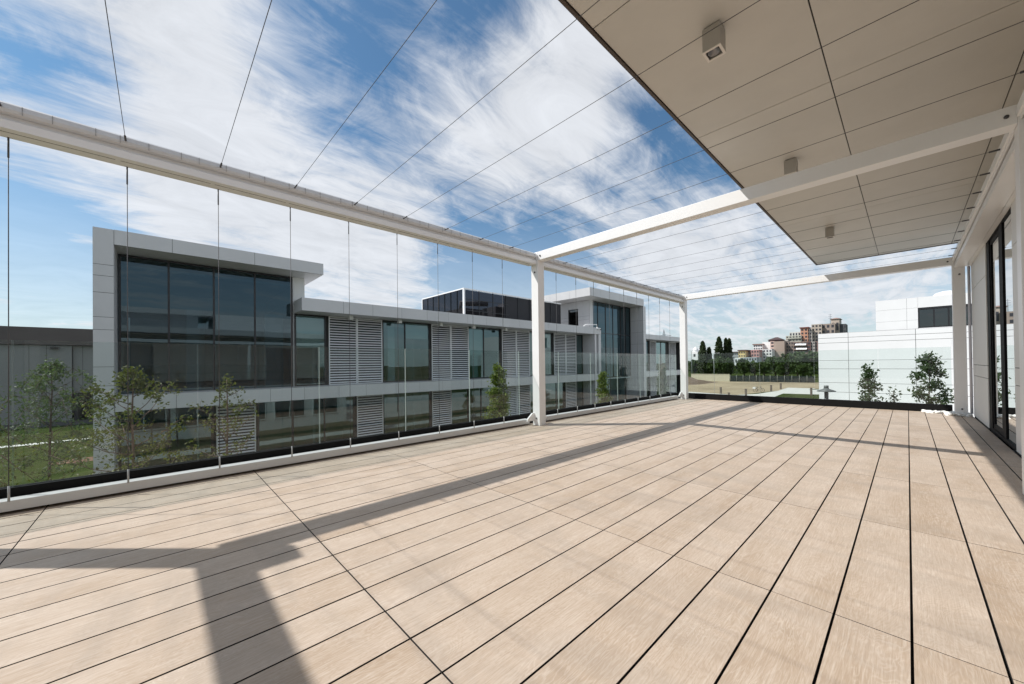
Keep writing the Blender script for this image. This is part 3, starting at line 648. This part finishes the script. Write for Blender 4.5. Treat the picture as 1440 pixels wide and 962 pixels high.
# lamp with flat hat behind the far balustrade
lp = at_y(1162,549,20)
t = thing('garden_lamp', (lp.x, 20, GZ), 'grey garden lamp post with flat round hat beyond the far balustrade', 'lamp post')
MB().tube([(lp.x,20,GZ),(lp.x,20,lp.z+.02)],.07,10).build('pole', mat('lamp_grey',(.10,.11,.11),.5), t)
MB().lathe([(.0,.04),(.08,.04),(.10,.0),(.31,-.08),(.31,-.11),(.10,-.08),(.0,-.08)],(lp.x,20,lp.z+.06),24).build('lamp_shade', MATS['lamp_grey'], t)
MB().tube([(lp.x,20,lp.z+.09),(lp.x,20,lp.z+.2)],.08,10).build('cap', MATS['lamp_grey'], t)

# ------------------------------------------------------------------ trees
def leafq(mb, c, s, rr, mi=0, up=.3, asp=1.7, droop=0):
    n = Vector((rr.gauss(0,1), rr.gauss(0,1), rr.gauss(0,1)+up)).normalized()
    t = n.orthogonal().normalized(); t = (t*math.cos(a := rr.uniform(0, 6.283)) + n.cross(t)*math.sin(a)).normalized()
    if droop: t = (t+Vector((0,0,-droop))).normalized()
    b = n.cross(t).normalized()
    c = Vector(c); l = s*rr.uniform(.7,1.3); w = l/asp
    mb.add([c-t*l*.5, c+b*w*.5+n*w*.12, c+t*l*.5, c-b*w*.5+n*w*.12], [(0,1,2),(0,2,3)], mi)
def young_tree(loc, h, spread, n, s, lm, bm, seed, label, group=None, crown0=.15, shape='cone', asp=1.7, tr=.05, name='tree', cat='tree', gap=.3, up=.25):
    rr = random.Random(seed); x, y, z = loc
    t = thing(name, loc, label, cat, group)
    mb = MB(); pts = []; cx, cy = x, y
    for k in range(8):
        pts.append((cx, cy, z+h*.96*k/7)); cx += rr.uniform(-.03,.03)*h*.25; cy += rr.uniform(-.03,.03)*h*.25
    mb.tube(pts, [tr*(1-.85*k/7) for k in range(8)], 7)
    lv = MB(); nb = int(16+h*3); per = max(6, n//nb)
    for b_ in range(nb):
        f = crown0+(1-crown0)*(b_+rr.random()*.6)/nb
        q = f*7; i = min(6, int(q)); p0 = Vector(pts[i]).lerp(Vector(pts[i+1]), q-i)
        if shape == 'cone': rad = spread*(1-((f-crown0)/(1-crown0)))**.8*rr.uniform(.55,1.1)+.08*spread
        elif shape == 'col': rad = spread*(math.sin(math.pi*min(1,max(0,(f-crown0)/(1-crown0))*.86+.14))**.5)*rr.uniform(.6,1.05)
        else: rad = spread*math.sin(math.pi*min(1,((f-crown0)/(1-crown0))*.8+.18))*rr.uniform(.6,1.1)
        a = b_*2.4+rr.uniform(-.4,.4); rise = rr.uniform(.35,1.0) if shape != 'weep' else rr.uniform(.1,.5)
        p1 = p0+Vector((math.cos(a)*rad, math.sin(a)*rad, rad*rise))
        pm = (p0+p1)/2+Vector((0,0,-.08*rad if shape != 'weep' else .25*rad))
        if shape == 'weep': p1 = p1-Vector((0,0,rad*.5))
        mb.tube([p0, pm, p1], [tr*.3*(1-f*.5), tr*.2*(1-f*.5), tr*.07], 5)
        tw = []
        for k in range(3+int(rad*3)):
            g = rr.uniform(.25,1.0); pa = (p0.lerp(pm, g*2) if g < .5 else pm.lerp(p1, g*2-1)); d = Vector((rr.gauss(0,1),rr.gauss(0,1),rr.gauss(0,.6)+(.3 if shape != 'weep' else -1.2))).normalized()*rad*rr.uniform(.2,.45)
            tw.append((pa, pa+d)); mb.tube([pa, pa+d], [tr*.07, tr*.03], 4, caps=False)
        tw.append((pm, p1))
        for k in range(per):
            a_, b2 = tw[rr.randrange(len(tw))]; g = rr.uniform(gap,1.05); c = a_.lerp(b2, g)+Vector((rr.gauss(0,1),rr.gauss(0,1),rr.gauss(0,1)))*s*.8
            leafq(lv, c, s, rr, 0, up, asp, droop=.4 if shape == 'weep' else 0)
    mb.build('trunk', bm, t); lv.build('crown', lm, t); return t
h0 = GZ
yt = at_x(183,508,-9.2); young_tree((-9.2, yt.y, h0), 5.5, 1.1, 3300, .058, leaf_b, barkb, 11, 'loose young tree with reddish trunk in front of the tall dark glass corner', crown0=.36, shape='oval', name='young_tree', gap=.35)
yt = at_x(318,508,-9.0); young_tree((-9.0, yt.y, h0), 5.3, .75, 1300, .058, leaf_b, barkb, 12, 'thin leaning young tree in front of the lower louvred shutter', crown0=.40, shape='oval', name='young_tree', gap=.35)
yt = at_x(262,508,-9.6); young_tree((-9.6, yt.y, h0), 3.8, .7, 700, .06, leaf_b, barkb, 13, 'low sparse young tree between the two taller birches at left', crown0=.3, shape='oval', name='young_tree')
yt = at_x(66,508,-17); young_tree((-17, yt.y, h0), 5.7, 1.6, 3800, .10, leaf_w, bark, 14, 'rounded drooping tree behind the balustrade near the grey building', crown0=.45, shape='weep', asp=2.6, name='weeping_tree')
yt = at_x(5,508,-9.0); young_tree((-9.0, yt.y-.3, h0), 5.7, .9, 1500, .065, leaf_b, barkb, 15, 'leafy young tree at the left edge behind the glass balustrade', crown0=.3, shape='weep', asp=2.0, name='young_tree')
for i, (px, py, X, lab, sp) in enumerate(((698,512,-14,'narrow columnar tree with yellow green leaves left of the middle post',.62),(848,523,-14,'small columnar tree in front of the recess beside the second tower',.75),(931,513,-14.5,'dark narrow columnar tree just left of the far corner post',.75))):
    p = at_x(px, py, X); young_tree((X, p.y, h0), p.z-h0+.05, sp, 5200, .12, leaf_h if i < 2 else leaf_d, bark, 20+i, lab, 'columnar trees along the opposite facade', crown0=.12, shape='col' if i == 0 else 'cone', asp=1.6, name='columnar_tree', gap=.1)
p = at_y(1228,513,17); young_tree((p.x,17,h0), p.z-h0+.1, 0.62, 2600, .10, leaf_d, bark, 31, 'smaller dark leaved tree in front of the white building', crown0=.25, asp=1.9, name='magnolia_tree', gap=.15)
p = at_y(1308,494,17); young_tree((p.x,17,h0), p.z-h0+.1, 0.85, 3600, .10, leaf_d, bark, 32, 'taller dark leaved conical tree beside the far right post', crown0=.25, asp=1.9, name='magnolia_tree', gap=.15)
p = at_y(1252,548,17.6); young_tree((p.x,17.6,h0), p.z-h0+.15, .42, 450, .10, leaf_d, bark, 33, 'low dark shrub between the two dark leaved trees', crown0=.3, asp=1.9, name='shrub', cat='shrub', gap=.15)
# far trees
def far_tree(x, ytop, ybase, Y, wpx, kind, seed, label, group, lm, n=1500, s=.55):
    rr = random.Random(seed); top = at_y(x, ytop, Y); bx, by = top.x, Y; H = top.z-GZ; dist = (Vector((bx,by,0))).dot(CF)
    Rr = wpx/FPX*dist/2
    t = thing('poplar_tree' if kind == 'pop' else 'round_tree', (bx,by,GZ), label, 'tree', group)
    mb = MB(); mb.tube([(bx,by,GZ),(bx+.1,by,GZ+H*.3),(bx,by,GZ+H*.75)],[.28,.22,.06],7)
    for k in range(6): a = k*1.1; z = GZ+H*(.25+.08*k); mb.tube([(bx,by,z),(bx+math.cos(a)*Rr*.5,by+math.sin(a)*Rr*.5,z+H*.12)],[.1,.03],5)
    mb.build('trunk', bark, t)
    lv = MB(); cl = []
    for k in range(46 if kind != 'pop' else 40):
        if kind == 'pop':
            f = (k+.5)/40; rz = Rr*(1-f)**.45*min(1,.45+f*3); a = k*2.4; cl.append((Vector((bx+math.cos(a)*rz*.6, by+math.sin(a)*rz*.6, GZ+H*(.08+.90*f))), max(.35, rz*.55), 1.8))
        else:
            while True:
                v = Vector((rr.uniform(-1,1),rr.uniform(-1,1),rr.uniform(-1,1)))
                if .35 < v.length < 1: break
            cl.append((Vector((bx+v.x*Rr*.85, by+v.y*Rr*.85, GZ+H*.60+v.z*H*.36)), Rr*rr.uniform(.18,.34), .8))
    for k in range(n):
        c, r_, vz = cl[k % len(cl)]; v = Vector((rr.gauss(0,1),rr.gauss(0,1),rr.gauss(0,1))).normalized()*(rr.random()**.4)*r_
        leafq(lv, c+Vector((v.x,v.y,v.z*vz)), s, rr, 0, .4, 1.3)
    lv.build('crown', lm, t)
gp = 'poplars beyond the dry field'
for i, (x, yt_, w, lab) in enumerate(((988,480,15,'dark poplar nearest the far left corner post'),(997,489,11,'shorter poplar with two tips right of the first poplar'),(1011,474,17,'tallest and widest of the dark poplars'),(1020.5,475.5,8,'slim poplar tip right of the tallest poplar'),(1025.5,476.5,11,'right hand poplar standing closest to the yellow house'))):
    far_tree(x, yt_, 527, 150+i*1.5, w, 'pop', 40+i, lab, gp, leaf_p, 2200, .75)
gt = 'round trees behind the field fence'
rows = [(976,505,16,165,'dark round tree just right of the far left post'),(1003,503,15,146,'low green tree in front of the slim poplars'),(1017,500,26,142,'broad green tree standing under the tallest poplars'),(1046,504,24,150,'round tree left of the white apartment block base'),(1061,509,16,165,'small tree below the pink house'),(1074,507,20,150,'round tree in front of the white apartment block'),(1090,502,22,160,'round tree under the beige apartment tower'),(1106,493,18,175,'tree with raised crown left of the terraced flats'),(1102,505,22,140,'low spreading tree behind the middle of the fence'),(1121,495,30,150,'largest grey green willow behind the fence'),(1140,494,28,152,'grey green willow touching the corner of the white building'),(1132,512,22,135,'dark low tree close behind the right end of the fence')]
for i, (x, yt_, w, Y, lab) in enumerate(rows):
    far_tree(x, yt_, 527, Y, w, 'round', 60+i, lab, gt, leaf_w if 'willow' in lab else leaf_r, 2000, .75)
# distant belt of trees as one mass
mb = MB(); rr = random.Random(9)
for k in range(9000):
    a = rr.uniform(950,1200); Y = rr.uniform(185,215); p = at_y(a, 508, Y); hh = 4.4+1.6*math.sin(a*.21)+1.3*math.sin(a*.07+1)+.8*math.sin(a*.63)
    leafq(mb, (p.x, Y, GZ+rr.random()**.7*hh), 1.1, rr, 0, .4, 1.2)
tag(mb.build('hedge', leaf_r), 'distant belt of dark green bushes below the apartment blocks', 'bushes', kind='stuff')

# fence, wall, bollards, bicycle
fa, fb = at_z(1027,536.6,GZ), at_z(1146,538.4,GZ); L_ = (fb-fa).length; d = (fb-fa)/L_
t = thing('mesh_fence', fa, 'long dark green mesh fence with pale posts at the end of the dry field', 'fence')
mb = MB(); nrm = Vector((-d.y,d.x,0)); mb.obox(fa+Vector((0,0,.05)), d*L_, nrm*.04, (0,0,1.55)); mb.build('mesh_panel', mat('green_mesh',(.012,.02,.019),.8,var=.2,vscale=.4), t)
for k in range(13): q = fa+d*(L_*k/12)-nrm*.06; MB().tube([q, q+Vector((0,0,1.75))],.06,6).build('post', mat('fence_post',(.22,.23,.2),.7), t)
wa, wb_ = at_z(972,535.5,GZ), at_z(1026,536.6,GZ); d2 = (wb_-wa).normalized(); n2 = Vector((-d2.y,d2.x,0))
t = MB().obox(wa, wb_-wa, n2*.35, (0,0,1.85)).obox(wa-n2*.05+Vector((0,0,1.852)), wb_-wa, n2*.45, (0,0,.12)).build('retaining_wall', mat('beige_concrete',(.50,.46,.34),.85,var=.1,vscale=.4)); tag(t,'long beige concrete wall behind the earth mound left of the fence','wall')
bm_ = mat('brown_bollard',(.12,.095,.075),.8,var=.15)
def bollard(p, h, lab):
    t = thing('bollard', (p.x,p.y,GZ), lab, 'bollard', 'brown bollards by the far path')
    MB().box(p.x-.13,p.y-.13,GZ,p.x+.13,p.y+.13,GZ+h).build('post', bm_, t, .02); MB().box(p.x-.15,p.y-.15,GZ+h+.001,p.x+.15,p.y+.15,GZ+h+.05).build('cap', bm_, t)
for x, yb, h, lab in ((1013.7,554,1.05,'brown bollard on the field edge, leftmost of the row'),(1025,556.5,.45,'short stubby bollard right of the leftmost one'),(1049,558,1.15,'brown bollard at the near edge of the pale path'),(1084.5,550.5,1.05,'brown bollard just right of the bicycle'),(1098,547.5,1.1,'brown bollard farthest up the pale path'),(1141,556.5,1.15,'brown bollard beside the corner of the white building')):
    bollard(at_z(x, yb, GZ), h, lab)
bp_ = at_z(1067,551.5,GZ)
t = thing('bicycle', bp_, 'dark bicycle parked on the field edge near the pale path', 'bicycle')
def ring(mb, c, r_, w, n=20): mb.tube([(c[0]+r_*math.cos(2*math.pi*k/n), c[1], c[2]+r_*math.sin(2*math.pi*k/n)) for k in range(n+1)], w, 5, caps=False)
x, y, z = bp_
for dx in (-.52,.52):
    mb = MB(); ring(mb,(x+dx,y,z+.34),.33,.03); 
    for k in range(6): mb.tube([(x+dx,y,z+.34),(x+dx+.32*math.cos(k*1.05),y,z+.34+.32*math.sin(k*1.05))],.006,4)
    mb.build('wheel',MATS.get('tyre') or frame,t)
mb = MB(); A=(x-.52,y,z+.34);Bk=(x-.08,y,z+.3);Cs=(x-.2,y,z+.82);Dh=(x+.36,y,z+.86);Ef=(x+.52,y,z+.34)
for a,b in ((A,Bk),(A,Cs),(Bk,Cs),(Cs,Dh),(Bk,Dh),(Dh,Ef)): mb.tube([a,b],.025,6)
mb.build('frame',mat('bike_paint',(.06,.06,.07),.4),t)
MB().tube([Dh,(x+.33,y,z+1.02),(x+.30,y-.25,z+1.04)],.018,6).tube([(x+.33,y,z+1.02),(x+.30,y+.25,z+1.04)],.018,6).build('handlebar',frame,t)
MB().box(x-.34,y-.07,z+.88,x-.08,y+.07,z+.93).build('saddle',frame,t)
MB().box(x-.85,y-.2,z+.55,x-.45,y+.2,z+.85).build('basket',mat('basket_white',(.7,.7,.68),.6),t)

def street_lamp(x, yt_, Y, lab):
    p = at_y(x, yt_, Y); t = thing('street_lamp',(p.x,Y,GZ),lab,'street lamp','street lamps beyond the dry field')
    MB().tube([(p.x,Y,GZ),(p.x,Y,p.z-.3),(p.x+.3,Y,p.z),(p.x+1.4,Y,p.z+.1)],[.12,.08,.06,.05],7).build('pole',mat('galv_pole',(.4,.42,.42),.5),t); MB().box(p.x+1.2,Y-.15,p.z+.02,p.x+2.0,Y+.15,p.z+.16).build('lamp_head',mat('galv_pole',(.4,.42,.42),.5),t)
street_lamp(972.5,493,140,'tall street lamp beside the far left post'); street_lamp(1003.5,497,144,'street lamp between the two groups of poplars')
# white church tower and pylon
p = at_y(976.5,489,330)
t = thing('church_tower',(p.x,330,GZ),'white tower with small dome left of the poplars','tower')
w = 2.6; zt = at_y(976.5,495,330).z
MB().box(p.x-w,330,GZ,p.x+w,335,zt).build('tower_wall',cladw,t); MB().lathe([(w*.9,0),(w*.9,1),(w*.7,2.6),(w*.3,3.8),(.2,4.4),(.15,5.2)],(p.x,332.5,zt),16).build('dome',cladw,t); MB().box(p.x-.8,329.95,zt-4,p.x+.8,329.99,zt-1.8).build('opening',darkm,t)
p = at_y(933.5,463,300)
t = thing('lattice_pylon',(p.x,300,GZ),'grey steel lattice pylon tip rising above the opposite roof','pylon')
mb = MB(); H = p.z-GZ
for a,b in ((-1,-1),(1,-1),(1,1),(-1,1)): mb.tube([(p.x+a*2.4,300+b*2.4,GZ),(p.x+a*.7,300+b*.7,GZ+H*.85),(p.x,300,GZ+H)],[.2,.16,.12],5)
for k in range(12):
    f = k/12*.85; f2 = (k+1)/12*.85; r1 = 2.4-1.7*f/.85; r2 = 2.4-1.7*f2/.85
    for a,b,c,e in ((-1,-1,1,-1),(1,-1,1,1),(1,1,-1,1),(-1,1,-1,-1)): mb.tube([(p.x+a*r1,300+b*r1,GZ+H*f),(p.x+c*r2,300+e*r2,GZ+H*f2)],.09,4)
mb.build('lattice',mat('pylon_steel',(.2,.22,.25),.6),t)
MB().tube([(p.x-6,300,GZ+H*.83),(p.x,300,GZ+H*.86),(p.x+6,300,GZ+H*.83)],.2,5).build('cross_arm',MATS['pylon_steel'],t)

# ------------------------------------------------------------------ town on the skyline
wim = mat('town_window',(.05,.05,.06),.3)
def house(x0, x1, yt_, yb, Y, c, lab, cols=0, rows_=0, roof=None, name='apartment_block', cat='apartment block', balc=0, depth=14, ww=.55, wh=.5):
    a = at_y(x0, yt_, Y); b = at_y(x1, yt_, Y); zt = (a.z+b.z)/2; zb = GZ; X0, X1 = a.x, b.x
    t = thing(name, ((X0+X1)/2, Y, GZ), lab, cat, 'town buildings on the skyline')
    key = 'render_%02d_%02d_%02d' % tuple(int(v*100) for v in c)
    MB().box(X0, Y, zb, X1, Y+depth, zt).build('wall', mat(key, c, .85, var=.06, vscale=.15), t)
    if roof:
        kind, rc = roof; rm = mat('roof_%02d' % int(rc[0]*100), rc, .8)
        if kind == 'hip':
            h = (X1-X0)*.28; mb = MB(); e = .8
            mb.add([(X0-e,Y-e,zt),(X1+e,Y-e,zt),(X1+e,Y+depth,zt),(X0-e,Y+depth,zt),((X0*.6+X1*.4),Y+depth/2,zt+h),((X0*.4+X1*.6),Y+depth/2,zt+h)],[(0,1,5,4),(1,2,5),(2,3,4,5),(3,0,4),(3,2,1,0)]); mb.build('roof', rm, t)
        else: MB().box(X0-.6, Y-.7, zt+.01, X1+.6, Y+depth, zt+.8).build('roof', rm, t)
    zbv = at_y((x0+x1)/2, yb, Y).z
    if cols and rows_:
        cw = (X1-X0)/cols; rh = (zt-zbv)/rows_; wme = None
        for j in range(rows_):
            for i in range(cols):
                cx = X0+cw*(i+.5); cz = zt-rh*(j+.5)
                if wme is None:
                    wo = MB().box(-cw*ww/2, -.06, -rh*wh/2, cw*ww/2, .06, rh*wh/2).build('window', wim); wme = wo.data
                else:
                    wo = bpy.data.objects.new('window', wme); col.objects.link(wo)
                wo.parent = t; wo.location = (cx-t.location.x, -.03, cz-GZ)
            if balc:
                MB().box(X0+cw*.1, Y-1.0, zt-rh*(j+1)+.05, X1-cw*.1, Y-.08, zt-rh*(j+1)+.05+rh*.32).build('balcony', mat(key, c), t)
    return t
H = house
brn, bg2, wht, pnk, red, org = (.27,.225,.20), (.44,.38,.32), (.70,.69,.68), (.42,.23,.21), (.15,.085,.08), (.50,.27,.18)
H(1030.5,1039,496,505,335,(.32,.34,.36),'low grey house with dark roof right of the poplars',3,2,('flat',(.06,.05,.05)),'town_house','house')
H(1038.5,1048,493.5,503,333,(.60,.45,.20),'yellow house with dark tiled roof',3,2,('flat',(.10,.06,.05)),'town_house','house')
H(1048,1056,494.5,504,340,(.30,.20,.15),'orange brown house with gabled dark roof between yellow and pink',2,2,('hip',(.08,.05,.05)),'town_house','house')
H(1056,1067.5,492,502,336,pnk,'pink red house at the foot of the white flats',3,2,None,'town_house','house')
H(1042,1064,502.5,508,325,(.36,.40,.42),'long low grey blue building in front of the coloured houses',6,1,None,'low_building','building')
H(1033,1041,503,512,322,(.66,.68,.68),'small white shed roofed building beside the poplars',2,1,None,'low_building','building')
H(1064,1085.5,491.5,509,345,wht,'white apartment block with a grid of small dark windows',5,4)
H(1059.5,1072,485,492,362,wht,'small white flats with overhanging flat roof above the pink house',4,2,('flat',(.25,.16,.14)))
H(1072,1083.5,481,492,366,(.78,.77,.76),'plain white stair tower left of the brown tower',0,0,None)
H(1080.5,1098.5,478,482,372,red,'dark red attic with pyramid roof',4,1,('hip',(.07,.045,.045)))
H(1083,1089,480,503,356,(.50,.36,.31),'pinkish brown balcony strip at the left of the brown tower',1,5)
H(1088,1103,480,503,354,(.36,.28,.235),'plain brown gable wall apartment tower',0,0,None)
H(1102,1115.5,480.5,500,360,brn,'brown block with loggias between tower and long balconies',4,4)
H(1115,1135,480.5,498,358,(.25,.19,.165),'dark brown block with long balconies and white awnings',4,3,None,'apartment_block','apartment block',1,14,.7,.5)
H(1134.5,1140,480.5,500,357,red,'narrow dark red stair tower',1,4)
H(1139.5,1146,480.5,498,358,(.40,.37,.35),'narrow grey flats with stacked windows',2,4)
H(1145.5,1158,480,498,359,(.24,.16,.145),'red brown block half hidden by the white building',3,4)
H(1098,1108,478,483,380,(.62,.58,.52),'low cream terrace level left of the stepped flats',4,1)
H(1105,1127,472,481,384,(.42,.42,.36),'stepped terrace flats with dark balconies',5,2,None,'apartment_block','apartment block',1)
H(1110,1126,467,473,390,(.55,.56,.54),'upper stepped terrace flats with pale parapets',4,1)
H(1125.5,1136,461.5,481,386,org,'orange apartment tower with dark red roof',2,4,('flat',(.16,.05,.04)))
H(1135.5,1141.5,462,481,388,(.66,.60,.54),'cream strip of flats right of the orange tower',2,4)
H(1141,1155.5,456,481,392,bg2,'beige apartment tower with windows at its right side',3,5)
H(1155,1174,455.2,470,395,(.34,.28,.24),'brown grey block with paired windows behind the white building',3,2)
H(1168.5,1180.3,448.5,470,400,(.46,.39,.33),'topmost beige tower with small roof hut',2,1,('hip',(.30,.20,.17)))
H(1180,1189.3,455.6,470,402,(.10,.105,.11),'dark grey tower at the right end of the skyline',3,2)
p = at_y(1167.3,441,395); t = thing('roof_antenna',(p.x,395,at_y(1167.3,455,395).z),'thin antenna mast on the brown grey block','antenna')
MB().tube([(p.x,395,at_y(1167.3,455,395).z),(p.x,395,p.z)],.15,5).build('mast',MATS['pylon_steel'],t)
mb = MB()
for k in range(3): mb.tube([(p.x-1.2,395,p.z-1-k*1.5),(p.x+1.2,395,p.z-1-k*1.5)],.1,4)
mb.build('aerial',MATS['pylon_steel'],t)
# white awnings on the balcony block
for i,(x,y) in enumerate(((1123,483.5),(1129,483.5),(1124,489.5),(1130,489.5))):
    p = at_y(x,y,356.5); t = MB().obox((p.x-2,357.0,p.z),(4,0,0),(0,-1.3,-1.2),(0,-.05,.1)).build('awning',cladw)
    tag(t,['upper left','upper right','lower left','lower right'][i]+' white awning on the dark brown balcony block','awning','white awnings on the brown block')
